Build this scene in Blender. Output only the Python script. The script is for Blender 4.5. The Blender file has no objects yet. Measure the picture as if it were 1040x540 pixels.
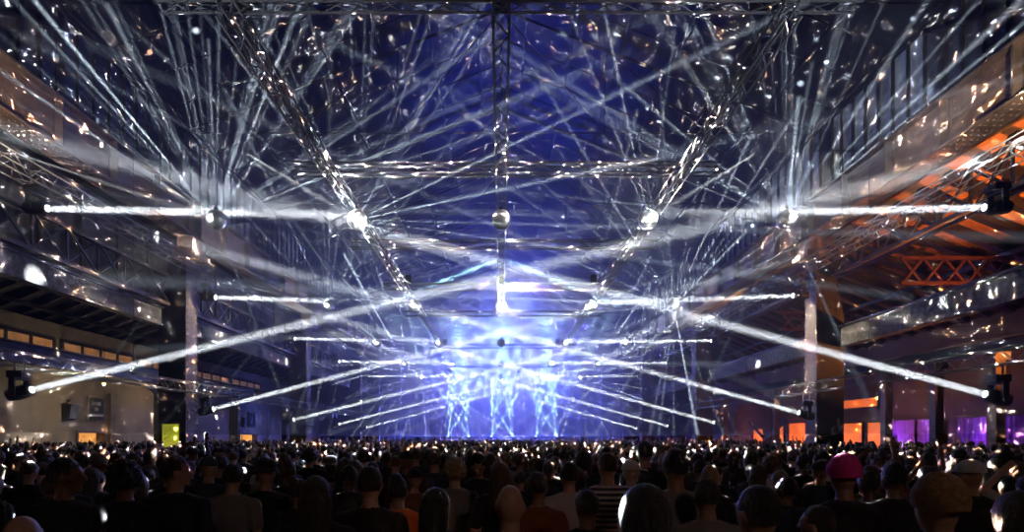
import bpy, math, random
from mathutils import Vector, Matrix, Quaternion, noise
S = bpy.context.scene; C = S.collection
R = random.Random(11)
PI = math.pi
# ---------------------------------------------------------------- materials
def mat(name, col, rough=.7, metal=0., var=None, scale=3., detail=6., emit=None, estr=0., bump=0., stretch=(1,1,1), lo=.35, hi=.65):
    m = bpy.data.materials.new(name); m.use_nodes = True; nt = m.node_tree; b = nt.nodes['Principled BSDF']
    b.inputs['Base Color'].default_value = (*col, 1); b.inputs['Roughness'].default_value = rough; b.inputs['Metallic'].default_value = metal
    if emit: b.inputs['Emission Color'].default_value = (*emit, 1); b.inputs['Emission Strength'].default_value = estr
    if var or bump:
        tc = nt.nodes.new('ShaderNodeTexCoord'); mp = nt.nodes.new('ShaderNodeMapping'); mp.inputs['Scale'].default_value = stretch
        nz = nt.nodes.new('ShaderNodeTexNoise'); nz.inputs['Scale'].default_value = scale; nz.inputs['Detail'].default_value = detail; nz.inputs['Roughness'].default_value = .65
        nt.links.new(tc.outputs['Object'], mp.inputs[0]); nt.links.new(mp.outputs[0], nz.inputs['Vector'])
        if var:
            cr = nt.nodes.new('ShaderNodeValToRGB'); cr.color_ramp.elements[0].position = lo; cr.color_ramp.elements[1].position = hi
            cr.color_ramp.elements[0].color = (*col, 1); cr.color_ramp.elements[1].color = (*var, 1)
            nt.links.new(nz.outputs['Fac'], cr.inputs[0]); nt.links.new(cr.outputs[0], b.inputs['Base Color'])
            if emit and estr: nt.links.new(cr.outputs[0], b.inputs['Emission Color'])
        if bump:
            bp = nt.nodes.new('ShaderNodeBump'); bp.inputs['Strength'].default_value = bump; bp.inputs['Distance'].default_value = .05
            nt.links.new(nz.outputs['Fac'], bp.inputs['Height']); nt.links.new(bp.outputs[0], b.inputs['Normal'])
    return m
M = {}
M['concrete'] = mat('concrete', (.035,.034,.033), .8, 0, (.08,.075,.07), 1.2)
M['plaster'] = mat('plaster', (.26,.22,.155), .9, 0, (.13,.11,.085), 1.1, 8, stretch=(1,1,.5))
M['dim_plaster'] = mat('dim_plaster', (.12,.095,.075), .9, 0, (.06,.05,.042), 1.1, 8)  # plaster colour darkened so the right wall looks dimly lit
M['dark_wall'] = mat('dark_wall', (.012,.012,.014), .8, 0, (.20,.19,.17), 2.2, 9, stretch=(1,1.4,.45), lo=.42, hi=.78)
M['ceiling'] = mat('ceiling', (.013,.013,.014), .95, 0, (.006,.006,.007), 1.5, 6, stretch=(.3,3,1))
M['girder'] = mat('girder', (.30,.20,.14), .6, .1, (.12,.075,.055), 1.6, 9, stretch=(1,1,1), bump=.3)
M['rust_steel'] = mat('rust_steel', (.21,.15,.11), .6, .2, (.08,.06,.05), 2.5, 8)
M['black_steel'] = mat('black_steel', (.018,.018,.02), .55, .3, (.035,.032,.03), 4)
M['truss'] = mat('truss_aluminium', (.34,.34,.36), .6, .2)
M['roof_steel'] = mat('roof_steel', (.006,.006,.007), .95)
M['black'] = mat('matt_black', (.012,.012,.013), .6)
M['black_cloth'] = mat('black_cloth', (.006,.006,.007), .95)
M['speckled'] = mat('speckled_beam', (.05,.045,.04), .8, 0, (.46,.42,.36), 5., 10, lo=.46, hi=.66)
M['pane'] = mat('bright_pane', (.30,.33,.36), .85, 0, (.12,.13,.16), 1.4, 7, stretch=(1,3,.6))  # pale copy: light on the lit glazing groups put into the colour
M['pane_dark'] = mat('shaded_pane', (.03,.033,.045), .85, 0, (.10,.11,.14), 1.7, 8, stretch=(1,3,.5), lo=.45, hi=.8)  # dark copy of the same panes, shade put into the colour
M['amber_pane'] = mat('amber_pane', (.80,.42,.16), .5, 0, (.55,.25,.08), 2, emit=(1,.4,.1), estr=.16)
M['orange_pane'] = mat('orange_pane', (1.,.20,.02), .5, 0, (.85,.14,.012), .7, emit=(1,.2,.02), estr=.85)
M['warm_room'] = mat('warm_room', (.9,.5,.15), .7, 0, (.4,.16,.05), 1.6, emit=(1,.5,.2), estr=.8)
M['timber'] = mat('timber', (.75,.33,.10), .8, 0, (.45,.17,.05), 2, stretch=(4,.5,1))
M['red_steel'] = mat('red_steel', (.09,.016,.01), .7, .2, (.04,.009,.006), 3)
M['purple_lit_cloth'] = mat('purple_lit_cloth', (.42,.20,.62), .9, 0, (.28,.12,.48), 2, stretch=(1,6,.4))  # purple of the coloured light put into the cloth colour
M['green_sign'] = mat('green_sign', (.005,.02,.015), .95)
M['letter'] = mat('sign_lettering', (.45,.48,.45), .6)
M['lime'] = mat('lime_poster', (.50,.62,.03), .5, 0, (.62,.50,.06), 9, emit=(.5,.6,.05), estr=.55)
M['dark_ink'] = mat('dark_ink', (.05,.06,.01), .6)
M['yellow_sign'] = mat('yellow_sign', (.75,.6,.08), .5)
M['backdrop'] = mat('backdrop', (.12,.12,.14), .9)
M['deck'] = mat('stage_deck', (.05,.05,.07), .6)
M['speaker'] = mat('speaker_grille', (.05,.055,.07), .6)
M['mirror'] = mat('mirror_tiles', (.9,.92,.95), .36, 1.)
M['chrome'] = mat('chrome', (.6,.6,.6), .25, 1.)
M['lens'] = mat('lit_lens', (1,1,1), .3, emit=(.92,.96,1), estr=14.)
M['blue_lens'] = mat('lit_cyan_lens', (1,1,1), .3, emit=(.6,.9,1), estr=7.)
M['warm_lens'] = mat('lit_amber_lens', (1,1,1), .3, emit=(1,.5,.12), estr=6.)
skins = [mat('skin_%s'%n, c, .5) for n, c in (('fair',(.55,.33,.24)),('tan',(.38,.21,.13)),('brown',(.17,.085,.05)),('deep',(.07,.035,.022)))]
hairs = [mat('hair_%s'%n, c, .55, 0, v, 9, 5, stretch=(3,3,.8), bump=1.) for n, c, v in (('black',(.008,.007,.007),(.02,.017,.015)),('dark_brown',(.022,.013,.009),(.045,.028,.018)),('brown',(.06,.035,.018),(.11,.065,.035)),('blond',(.32,.2,.1),(.45,.32,.17)))]
cloth = [mat('cloth_%s'%n, c, .9) for n, c in (('black',(.008,.008,.009)),('charcoal',(.02,.02,.022)),('navy',(.012,.016,.035)),('grey',(.2,.19,.18)),('maroon',(.06,.012,.012)),('olive',(.04,.045,.02)),('white',(.5,.5,.48)),('rust',(.2,.06,.025)))]
M['denim'] = mat('denim', (.02,.028,.05), .9)
M['shoe'] = mat('shoe_leather', (.02,.02,.02), .5)
M['pink'] = mat('pink_cap', (.85,.04,.36), .8)
M['orange'] = mat('orange_hood', (1.,.2,.02), .8)
M['beige'] = mat('beige_knit', (.30,.19,.09), .95, 0, (.18,.11,.05), 40, 2)
M['capwhite'] = mat('white_cap', (.7,.7,.68), .8)
def stripe_mat():
    m = mat('striped_cloth', (.5,.5,.5), .9); nt = m.node_tree; b = nt.nodes['Principled BSDF']
    tc = nt.nodes.new('ShaderNodeTexCoord'); w = nt.nodes.new('ShaderNodeTexWave'); w.bands_direction = 'Z'; w.inputs['Scale'].default_value = 7
    cr = nt.nodes.new('ShaderNodeValToRGB'); cr.color_ramp.interpolation = 'CONSTANT'; cr.color_ramp.elements[1].position = .5
    cr.color_ramp.elements[0].color = (.02,.02,.03,1); cr.color_ramp.elements[1].color = (.5,.47,.42,1)
    nt.links.new(tc.outputs['Object'], w.inputs[0]); nt.links.new(w.outputs[0], cr.inputs[0]); nt.links.new(cr.outputs[0], b.inputs['Base Color']); return m
M['striped'] = stripe_mat()
# ---------------------------------------------------------------- mesh builder
class MB:
    def __init__(s): s.v = []; s.f = []; s.mi = []; s.cur = 0
    def add(s, vs, fs):
        b = len(s.v); s.v += [tuple(v) for v in vs]; s.f += [tuple(b+i for i in f) for f in fs]; s.mi += [s.cur]*len(fs)
    def box(s, lo, hi, mtx=None):
        v = [Vector((x,y,z)) for x in (lo[0],hi[0]) for y in (lo[1],hi[1]) for z in (lo[2],hi[2])]
        if mtx: v = [mtx @ p for p in v]
        s.add(v, [(0,1,3,2),(4,6,7,5),(0,4,5,1),(2,3,7,6),(0,2,6,4),(1,5,7,3)]); return s
    def bar(s, a, b, w, h=None, up=(0,0,1)):
        a = Vector(a); b = Vector(b); d = (b-a); h = h or w; z = d.normalized(); u = Vector(up)
        if abs(z.dot(u)) > .99: u = Vector((0,1,0))
        x = z.cross(u).normalized(); y = x.cross(z)
        vs = [p + x*i*w/2 + y*j*h/2 for p in (a,b) for i,j in ((-1,-1),(1,-1),(1,1),(-1,1))]
        s.add(vs, [(3,2,1,0),(4,5,6,7),(0,1,5,4),(1,2,6,5),(2,3,7,6),(3,0,4,7)]); return s
    def tube(s, a, b, r, n=6, r2=None):
        a = Vector(a); b = Vector(b); z = (b-a).normalized(); u = Vector((0,0,1)) if abs(z.z) < .9 else Vector((0,1,0))
        x = z.cross(u).normalized(); y = z.cross(x); r2 = r if r2 is None else r2
        vs = [p + (x*math.cos(2*PI*k/n) + y*math.sin(2*PI*k/n))*rr for p, rr in ((a,r),(b,r2)) for k in range(n)]
        s.add(vs, [(k,(k+1)%n,n+(k+1)%n,n+k) for k in range(n)] + [tuple(range(n))[::-1], tuple(range(n,2*n))]); return s
    def ell(s, c, r, seg=16, rings=10, mtx=None):
        c = Vector(c); vs = [Vector((0,0,r[2]))]
        for i in range(1, rings):
            t = PI*i/rings
            for k in range(seg):
                a = 2*PI*k/seg; vs.append(Vector((r[0]*math.sin(t)*math.cos(a), r[1]*math.sin(t)*math.sin(a), r[2]*math.cos(t))))
        vs.append(Vector((0,0,-r[2])))
        if mtx: vs = [mtx @ v for v in vs]
        vs = [v + c for v in vs]; L = len(vs)-1
        fs = [(0,1+k,1+(k+1)%seg) for k in range(seg)]
        for i in range(rings-2):
            for k in range(seg):
                a = 1+i*seg+k; b = 1+i*seg+(k+1)%seg; fs.append((a,a+seg,b+seg,b))
        o = 1+(rings-2)*seg; fs += [(L,o+(k+1)%seg,o+k) for k in range(seg)]
        s.add(vs, fs); return s
    def cap(s, a, b, r1, r2, n=12):
        s.tube(a, b, r1, n, r2); s.ell(a, (r1*.999,)*3, n, 8); s.ell(b, (r2*.999,)*3, n, 8); return s
    def lathe(s, prof, n=20, c=(0,0,0)):
        vs = []; c = Vector(c)
        for r, z in prof:
            vs += [c + Vector((r*math.cos(2*PI*k/n), r*math.sin(2*PI*k/n), z)) for k in range(n)]
        fs = [(i*n+k, i*n+(k+1)%n, (i+1)*n+(k+1)%n, (i+1)*n+k) for i in range(len(prof)-1) for k in range(n)]
        fs += [tuple(range(n))[::-1], tuple(range((len(prof)-1)*n, len(prof)*n))]
        s.add(vs, fs); return s
    def mesh(s, name, mats, smooth=False):
        me = bpy.data.meshes.new(name); me.from_pydata(s.v, [], s.f)
        for m in (mats if isinstance(mats, (list,tuple)) else [mats]): me.materials.append(m)
        if any(s.mi): me.polygons.foreach_set('material_index', s.mi)
        if smooth: me.polygons.foreach_set('use_smooth', [True]*len(s.f))
        me.update(); return me
    def build(s, name, mats, parent=None, smooth=False):
        return link(name, s.mesh(name, mats, smooth), parent)
def link(name, me, parent=None, loc=None):
    o = bpy.data.objects.new(name, me); C.objects.link(o)
    if parent: o.parent = parent
    if loc is not None: o.location = loc
    return o
def tag(o, label, cat, group=None, kind=None):
    if label: o['label'] = label
    if cat: o['category'] = cat
    if group: o['group'] = group
    if kind: o['kind'] = kind
    return o
def thing(name, label, cat, loc=(0,0,0), group=None, rz=0):
    o = bpy.data.objects.new(name, None); C.objects.link(o); o.empty_display_size = .2
    o.location = loc; o.rotation_euler = (0,0,rz); return tag(o, label, cat, group)
def struct(name, mb, m, label, cat):
    o = mb.build(name, m); tag(o, label, cat, None, 'structure'); return o
def kids(o): return [c for c in list(C.objects) if c.parent == o]
# ---------------------------------------------------------------- lights
def falloff(l, mode, strength=1., smooth=0.):
    l.use_nodes = True; nt = l.node_tree; e = nt.nodes.get('Emission'); f = nt.nodes.new('ShaderNodeLightFalloff')
    f.inputs['Strength'].default_value = strength; f.inputs['Smooth'].default_value = smooth; nt.links.new(f.outputs[mode], e.inputs['Strength'])
def spot(p, t, W, size, rad=.05, blend=.3, col=(1,1,1), mode=None, smooth=0., name='spot_light'):
    l = bpy.data.lights.new(name, 'SPOT'); l.energy = W; l.spot_size = math.radians(size); l.spot_blend = blend; l.shadow_soft_size = rad; l.color = col
    if mode: falloff(l, mode, 1., smooth)
    o = bpy.data.objects.new(name, l); o.location = p; o.rotation_euler = (Vector(t)-Vector(p)).to_track_quat('-Z','Y').to_euler(); C.objects.link(o); return o
def point(p, W, rad=.1, col=(1,1,1), name='point_light'):
    l = bpy.data.lights.new(name, 'POINT'); l.energy = W; l.shadow_soft_size = rad; l.color = col
    o = bpy.data.objects.new(name, l); o.location = p; C.objects.link(o); return o
def area(p, t, W, sx, sy, col=(1,1,1), name='area_light'):
    l = bpy.data.lights.new(name, 'AREA'); l.energy = W; l.shape = 'RECTANGLE'; l.size = sx; l.size_y = sy; l.color = col
    o = bpy.data.objects.new(name, l); o.location = p; o.rotation_euler = (Vector(t)-Vector(p)).to_track_quat('-Z','Y').to_euler(); C.objects.link(o); return o
def weigh(l, f):      # how often a lamp is sampled (x f); the node strength takes the same factor off again, so its light is unchanged
    l.energy *= f; l.use_nodes = True; nt = l.node_tree; e = nt.nodes['Emission']
    g = nt.nodes.new('ShaderNodeNewGeometry'); dt = nt.nodes.new('ShaderNodeVectorMath'); dt.operation = 'LENGTH'; mr = nt.nodes.new('ShaderNodeMapRange')
    mr.inputs['From Min'].default_value = 0; mr.inputs['From Max'].default_value = 2; mr.inputs['To Min'].default_value = 0; mr.inputs['To Max'].default_value = 2/f
    nt.links.new(g.outputs['Incoming'], dt.inputs[0]); nt.links.new(dt.outputs['Value'], mr.inputs['Value']); nt.links.new(mr.outputs['Result'], e.inputs['Strength'])
WEIGHT = dict(mirror_ray=3500., flat_beam=150., rising_beam=150., tower_beam=60., added_pin_beam=1500.)
def beam(p, d, W, size, width, col, name):      # a narrow parallel-sided beam: small square lamp face with a tight spread
    l = bpy.data.lights.new(name, 'AREA'); l.energy = W; l.shape = 'SQUARE'; l.size = width; l.color = col; l.spread = math.radians(size)
    weigh(l, WEIGHT[name])
    o = bpy.data.objects.new(name, l); o.location = p; o.rotation_euler = Vector(d).to_track_quat('-Z','Y').to_euler(); C.objects.link(o); return o
# ---------------------------------------------------------------- dimensions (metres; X right, Y towards the stage)
YB = [16.7 + 10.9*k for k in range(5)]            # rows of mirror balls
YC = [27.3, 43.9, 60.5]                           # columns
XC = 14.3; END = 76.
# ---------------------------------------------------------------- room shell
b = MB(); b.box((-24.4,-8,-.2),(24.6,END+.4,0)); struct('floor', b, M['concrete'], 'dark concrete floor under the packed crowd', 'floor')
for s, nm in ((-1,'left'),(1,'right')):
    X = 23.4 if s < 0 else 24.0
    b = MB()
    if s < 0:   # openings: lit doorways
        doors = [(32.6,34.7,2.25),(52.2,56.4,2.25)]
        y = -8
        for a, c, z in doors:
            b.box((-X-.4,y,0),(-X,a,8)); b.box((-X-.4,a,z),(-X,c,8)); y = c
        b.box((-X-.4,y,0),(-X,END,8))
    else:
        b.box((X,-8,0),(X+.4,END,8))
    for k in range(9):   # plaster pilasters
        y = 3.5+7.9*k+ (0 if s<0 else 1.3)
        b.box((s*X, y, 0) if s>0 else (-X, y, 0), (s*(X-.22), y+.5, 4.6))
    struct('wall_'+nm, b, M['plaster' if s<0 else 'dim_plaster'], 'pale patchy plaster aisle wall on the %s of the hall' % nm, 'wall')
b = MB(); b.box((-24.4,END,0),(24.6,END+.4,23)); struct('wall_back', b, M['dark_wall'], 'dark end wall behind the stage', 'wall')
b = MB(); b.box((-24.4,-8.4,0),(24.6,-8,23)); struct('wall_front', b, M['black'], 'dark end wall behind the viewer', 'wall')
b = MB()
for s in (-1,1):   # nave roof slopes with boards and purlins, aisle roofs
    n = 84
    for k in range(n):
        y0 = -8 + k*(END+8)/n; y1 = y0 + (END+8)/n - .02; dz = .03*(k%2)
        v = [(s*15.6,y0,16.+dz),(s*15.6,y1,16.+dz),(0,y1,22.2+dz),(0,y0,22.2+dz)]
        b.add(v+[(x,y,z+.12) for x,y,z in v], [(0,1,2,3),(7,6,5,4),(0,4,5,1),(1,5,6,2),(2,6,7,3),(3,7,4,0)])
    for k in range(7):
        t = (k+.5)/7; x = s*15.6*(1-t); z = 16.+6.2*t-.12
        b.bar((x,-8,z),(x,END,z), .14, .2)
struct('ceiling', b, M['ceiling'], 'dark boarded roof pitched over the central hall', 'ceiling')
for s, nm, m in ((-1,'left','black_steel'),(1,'right','timber')):  # left boards coloured black to stand for an unlit roof
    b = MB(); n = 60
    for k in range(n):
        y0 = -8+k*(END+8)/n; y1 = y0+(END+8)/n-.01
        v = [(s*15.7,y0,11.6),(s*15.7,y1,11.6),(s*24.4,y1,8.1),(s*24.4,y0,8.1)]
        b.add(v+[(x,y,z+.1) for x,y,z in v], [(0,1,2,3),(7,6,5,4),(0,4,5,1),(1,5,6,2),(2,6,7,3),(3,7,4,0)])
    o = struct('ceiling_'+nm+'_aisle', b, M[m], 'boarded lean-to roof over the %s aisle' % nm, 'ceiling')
    r = MB()
    for k in range(54):
        y = -6 + 1.35*k
        if y < END-1: r.bar((s*15.8,y,11.3),(s*24.2,y,7.95), .34, .3, up=(0,0,1))
    for x in (17.6,20.2,22.6): r.bar((s*x,-7,11.55-.402*(x-15.7)-.42),(s*x,END-1,11.55-.402*(x-15.7)-.42), .16, .18)
    q = r.build('rafter_frame', M['black_steel'], o)
# spandrel walls, clerestory, girders
for s, nm in ((-1,'left'),(1,'right')):
    if s < 0:
        b = MB(); b.box((-15.7,-8,7.8),(-15.5,END,11.3)); 
        for k in range(40): y = -7+2.05*k; b.box((-15.5,y,7.8),(-15.4,y+.09,11.3))
        struct('wall_left_upper', b, M['dark_wall'], 'grimy glazed wall under the left girder', 'wall')
        w = MB()
        for k in range(40):
            if k in (8,9,10): 
                y = -7+2.05*k; w.box((-15.47,y+.2,9.9),(-15.44,y+1.9,11.1))
        struct('window_1', w, M['pane'], 'pale grey pane under the left girder', 'window')
    # floor beam along the aisle (speckled concrete)
    z0, z1 = (7.05,7.8) if s < 0 else (6.1,6.95)
    for k, (ya, yb) in enumerate(((-6,26.6),(28.0,43.2),(44.6,59.8),(61.2,75.8))):
        t = thing('edge_beam', 'speckled concrete edge beam along the %s aisle, %s' % (nm, ('in the bay nearest the viewer','between the first and second columns','between the second and third columns','beside the stage')[k]), 'beam', (s*15.5,ya,z0), 'concrete edge beams')
        q = MB(); q.box((-.2,0,0),(.2,yb-ya,z1-z0)); q.build('web', M['speckled'], t)
        q = MB(); q.box((-.3,-.02,z1-z0),(.3,yb-ya+.02,z1-z0+.09)); q.build('top_flange', M['black_steel'], t)
    # clerestory windows: panes between mullions
    idx = 2 if s < 0 else 3
    fr = MB(); pn = MB(); pd = MB()
    step = .83; n = int((END+7)/step)
    for k in range(n):
        y = -7 + k*step
        thick = (k % 8 == 0)
        fr.box((s*14.62-.06, y-(.16 if thick else .035), 12.95),(s*14.62+.06, y+(.16 if thick else .035), 16.2))
        bright = (20 <= y < 25.6 or 26.5 <= y < 31.5 or 33 <= y < 38) if s > 0 else (30 <= y < 34 or 38 <= y < 42)  # panes that get the lit tone
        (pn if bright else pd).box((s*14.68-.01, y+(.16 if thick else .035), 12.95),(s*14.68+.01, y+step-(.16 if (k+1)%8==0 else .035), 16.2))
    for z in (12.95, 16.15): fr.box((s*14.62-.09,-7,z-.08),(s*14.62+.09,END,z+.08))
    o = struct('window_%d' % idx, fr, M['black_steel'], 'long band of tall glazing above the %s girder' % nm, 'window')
    pn.build('bright_pane', M['pane'], o); pd.build('shaded_pane', M['pane_dark'], o)
    # braces
    for k in range(5):
        y = 14.5 + 8.3*k
        t = thing('wall_brace', 'thin diagonal steel brace on the %s glazing, %s' % (nm, ('nearest the viewer','second from the viewer','third from the viewer','fourth from the viewer','nearest the stage')[k]), 'brace', (s*14.45,y,12.95), 'diagonal braces on the glazing')
        q = MB(); q.bar((0,0,.1),(0,5.8,2.9),.1,.1); q.build('brace_rod', M['black_steel'], t)
        q = MB(); q.box((-.06,-.3,0),(.06,.3,.5)); q.build('brace_plate', M['rust_steel'], t)
    # riveted runway girders, one per bay
    for k, (ya, yb) in enumerate(((-6,10.5),(10.7,27.1),(27.5,43.7),(44.1,60.3),(60.7,72.3))):
        t = thing('steel_girder', 'riveted brown steel girder high on the %s side, %s' % (nm, ('over the viewer','running up to the first column','between the first and second columns','between the second and third columns','beside the stage')[k]), 'girder', (s*14.3,ya,11.2), 'riveted steel girders')
        L = yb-ya
        q = MB(); q.box((-.03,0,0),(.03,L,1.6)); q.build('web_plate', M['girder'], t)
        q = MB(); q.box((-.45,0,-.08),(.45,L,0)); 
        nr = int(L/.28)
        for j in range(nr):
            for xx in (-.3,-.12,.12,.3): q.lathe([(.03,-.105),(.04,-.09),(.04,-.08)], 5, (xx, .14+j*.28, 0))
        q.build('bottom_flange', M['girder'], t)
        q = MB(); q.box((-.3,0,1.6),(.3,L,1.68)); q.build('top_flange', M['rust_steel'], t)
        ns = int(L/2.7)
        for j in range(ns+1):
            y = .1 + j*(L-.2)/ns
            q = MB(); q.box((-.3,y-.04,0),(.3,y+.04,1.6)); q.box((-s*.03-.02,y-.14,0),(-s*.03+.02,y+.14,1.6)); q.build('stiffener', M['rust_steel'], t)
    # lattice girder under the glazing
    for kk, (ya, yb) in enumerate(((-6,26.6),(28.0,43.2),(44.6,59.8),(61.2,75.8))):
        t = thing('lattice_girder', 'dark riveted lattice girder over the %s aisle opening, %s' % (nm, ('in the bay nearest the viewer','between the first and second columns','between the second and third columns','beside the stage')[kk]), 'girder', (s*15.0,ya,8.0 if s<0 else 9.3), 'lattice girders over the aisles')
        H = 1.25; L = yb-ya
        for z in (0,H):
            q = MB(); q.box((-.1,0,z-.07),(.1,L,z+.07)); q.build('chord', M['rust_steel'], t)
        q = MB(); n = int(L/1.5); st = L/n
        for j in range(n):
            y = j*st; q.bar((0,y,0),(0,y+st,H),.09,.05,up=(1,0,0)); q.bar((.05,y,H),(.05,y+st,0),.09,.05,up=(1,0,0)); q.bar((0,y+.04,0),(0,y+.04,H),.08,.08)
        q.build('lattice', M['black_steel'], t)
    # columns
    for k, y in enumerate(YC):
        t = thing('iron_column', 'tall riveted iron column on the %s, %s' % (nm, ('nearest of its row with its inner edge lit','second of its row','nearest the stage')[k]), 'column', (s*XC,y,0), 'iron columns')
        q = MB(); q.box((0 if s>0 else -.03,-.5,0),(.03 if s>0 else 0,.5,10.2)) 
        for j in range(34):
            for yy in (-.38,.38): q.lathe([(.035,-.03),(.035,.03)], 6, (-s*.01, yy, .25+.29*j))
        q.build('inner_flange', M['rust_steel'], t)
        q = MB(); q.box((s*.05,-.5,0) if s>0 else (-1.25,-.5,0),(1.25,.5,7.6) if s>0 else (-.05,.5,7.6))
        q.build('shaft', M['black_steel'], t)  # shade of the front face put into the black, lit inner flange paler
        q = MB()
        a = [(s*.05,7.6),(s*1.25,7.6),(s*.75,10.2),(s*.05,10.2)]
        q.add([(x,-.45,z) for x,z in a]+[(x,.45,z) for x,z in a], [(0,1,2,3),(7,6,5,4),(0,4,5,1),(1,5,6,2),(2,6,7,3),(3,7,4,0)])
        q.build('tapered_head', M['black_steel'], t)
        q = MB(); q.box((-.5 ,-.7,10.2),(.5,.7,10.45)); q.box((-.35,-.6,10.45),(.35,.6,11.1)); q.build('capital', M['girder'], t)
        q = MB(); q.box((-.15 if s>0 else -1.45,-.7,0),(1.45 if s>0 else .15,.7,.5)); q.build('plinth', M['concrete'], t)
# roof trusses
for k, y in enumerate((11., 19.2, 27.4, 35.6, 43.8, 52., 60.2, 68.4)):
    t = thing('roof_truss', 'thin dark steel roof truss spanning the hall, number by depth: %s' % ('nearest the viewer','second','third','fourth','fifth','sixth','seventh','nearest the end wall')[k], 'roof truss', (0,y,16.), 'steel roof trusses')
    t['label'] = 'thin dark steel roof truss, %s' % ('nearest the viewer','next behind the nearest one','third from the viewer','fourth from the viewer','fifth from the viewer','sixth from the viewer','next before the last','nearest the end wall')[k]
    for s in (-1,1):
        q = MB(); q.bar((s*14.4,0,.2),(0,0,5.8),.12,.16,up=(0,1,0)); q.build('rafter', M['roof_steel'], t)
    q = MB(); q.tube((-14.4,0,.1),(14.4,0,.1),.035,6); q.build('tie_rod', M['roof_steel'], t)
    q = MB()
    for x in (-9.6,-4.8,0,4.8,9.6): q.tube((x,0,.1),(x,0,5.8-5.6*abs(x)/14.4),.03,6)
    for x in (4.8,9.6):
        for s in (-1,1): q.tube((s*x,0,.1),(s*(x-4.8),0,5.8-5.6*(x-4.8)/14.4),.03,6)
    q.build('web_rods', M['roof_steel'], t)
# small amber clerestory windows high on left aisle wall
for k in range(5):
    y0 = 24.8 + 6.6*k
    t = MB(); 
    fr = MB(); fr.box((-23.4,y0-.1,6.45),(-23.3,y0+6.1,6.55)); fr.box((-23.4,y0-.1,7.05),(-23.3,y0+6.1,7.2))
    for j in range(5): fr.box((-23.4,y0-.1+j*1.5,6.55),(-23.3,y0+.1+j*1.5,7.05))
    for j in range(4): t.box((-23.36,y0+.1+1.5*j,6.55),(-23.33,y0+1.4+1.5*j,7.05))
    o = struct('window_%d' % (10+k), fr, M['black_steel'], 'row of small amber lit panes high on the left aisle wall, %s' % ('nearest the viewer','second','third','fourth','farthest')[k], 'window')
    t.build('amber_pane', M['amber_pane'], o)
# left aisle: dark crane beam and posts
t = thing('aisle_beam', 'deep black beam crossing in front of the left aisle wall', 'beam', (-20.,-4,5.1))
q = MB(); q.box((-.2,0,0),(.2,76,.75)); q.build('web', M['black_steel'], t); q = MB(); q.box((-.35,0,.75),(.35,76,.83)); q.build('top_flange', M['black_steel'], t)
for k, y in enumerate((34.6, 44.6, 54.6)):
    t = thing('aisle_post', 'black post with curved brackets in the left aisle, %s' % ('nearest the viewer','middle of three','farthest of three')[k], 'post', (-20,y,0), 'posts in the left aisle')
    q = MB(); q.box((-.22,-.22,0),(.22,.22,5.1)); q.build('shaft', M['black_steel'], t)
    for sg in (-1,1):
        q = MB(); pts = [(sg*(.2+.9*(1-math.cos(a))), 4.9-.9+.9*math.sin(a)) for a in [i*PI/12 for i in range(7)]]
        for (a1,z1),(a2,z2) in zip(pts, pts[1:]): q.bar((0,a1,z1),(0,a2,z2),.3,.12,up=(1,0,0))
        q.build('bracket', M['black_steel'], t)
# doors on the left
for n, (a, c, z) in enumerate(((32.6,34.7,2.25),(52.2,56.4,2.25))):
    f = MB(); f.box((-23.42,a-.12,0),(-23.3,a,z+.12)); f.box((-23.42,c,0),(-23.3,c+.12,z+.12)); f.box((-23.42,a,z),(-23.3,c,z+.12))
    o = struct('door_%d' % (n+1), f, M['rust_steel'], 'open doorway glowing orange in the left aisle wall, %s' % ('beneath the dark green sign' if n==0 else 'wide one farther back'), 'door')
    p = MB(); p.box((-25.4,a-.3,0),(-25.3,c+.3,z+.3)); p.build('lit_room', M['warm_room'], o)
    p = MB(); p.box((-25.3,a-.3,0),(-23.85,a-.2,z+.3)); p.box((-25.3,c+.2,0),(-23.85,c+.3,z+.3)); p.box((-25.3,a-.3,z+.2),(-23.85,c+.3,z+.3)); p.build('reveal', M['warm_room'], o)
# dark green sign, loudspeakers on the left wall
def text(body, size, loc, rot, m, parent, name='lettering', ext=.006):
    cu = bpy.data.curves.new(name, 'FONT'); cu.body = body; cu.size = size; cu.align_x = 'CENTER'; cu.align_y = 'CENTER'; cu.extrude = ext
    t_ = bpy.data.objects.new(name, cu); C.objects.link(t_); me = bpy.data.meshes.new_from_object(t_.evaluated_get(bpy.context.evaluated_depsgraph_get())); bpy.data.objects.remove(t_)
    me.materials.clear(); me.materials.append(m); o = bpy.data.objects.new(name, me); C.objects.link(o); o.location = loc; o.rotation_euler = rot; o.parent = parent; return o
for n, (y, w) in enumerate(((34.0,1.35),(55.2,1.35))):
    t = thing('wall_sign', ('dark green sign with three lines of pale lettering, above the nearer lit doorway','blue tinted hanging sign on the left wall, above the far wide doorway')[n], 'sign', (-23.3,y,2.95), 'signs on the left wall')
    q = MB(); q.box((-.06,-w/2,0),(0,w/2,1.35)); q.build('panel', M['green_sign'], t)
    q = MB(); 
    for z in (0,1.35): q.box((-.06,-w/2-.03,z-.03),(.03,w/2+.03,z+.03))
    for yy in (-w/2,w/2): q.box((-.06,yy-.03,0),(.03,yy+.03,1.35))
    q.build('frame', M['rust_steel'], t)
    if n == 0:
        text('ZONE', .3, (.012,0,.98), (PI/2,0,PI/2), M['letter'], t); text('DE', .26, (.012,0,.66), (PI/2,0,PI/2), M['letter'], t); text('STOCKAGE', .235, (.012,0,.32), (PI/2,0,PI/2), M['letter'], t)
    else:
        text('2', .8, (.012,0,.68), (PI/2,0,PI/2), M['letter'], t)
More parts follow.
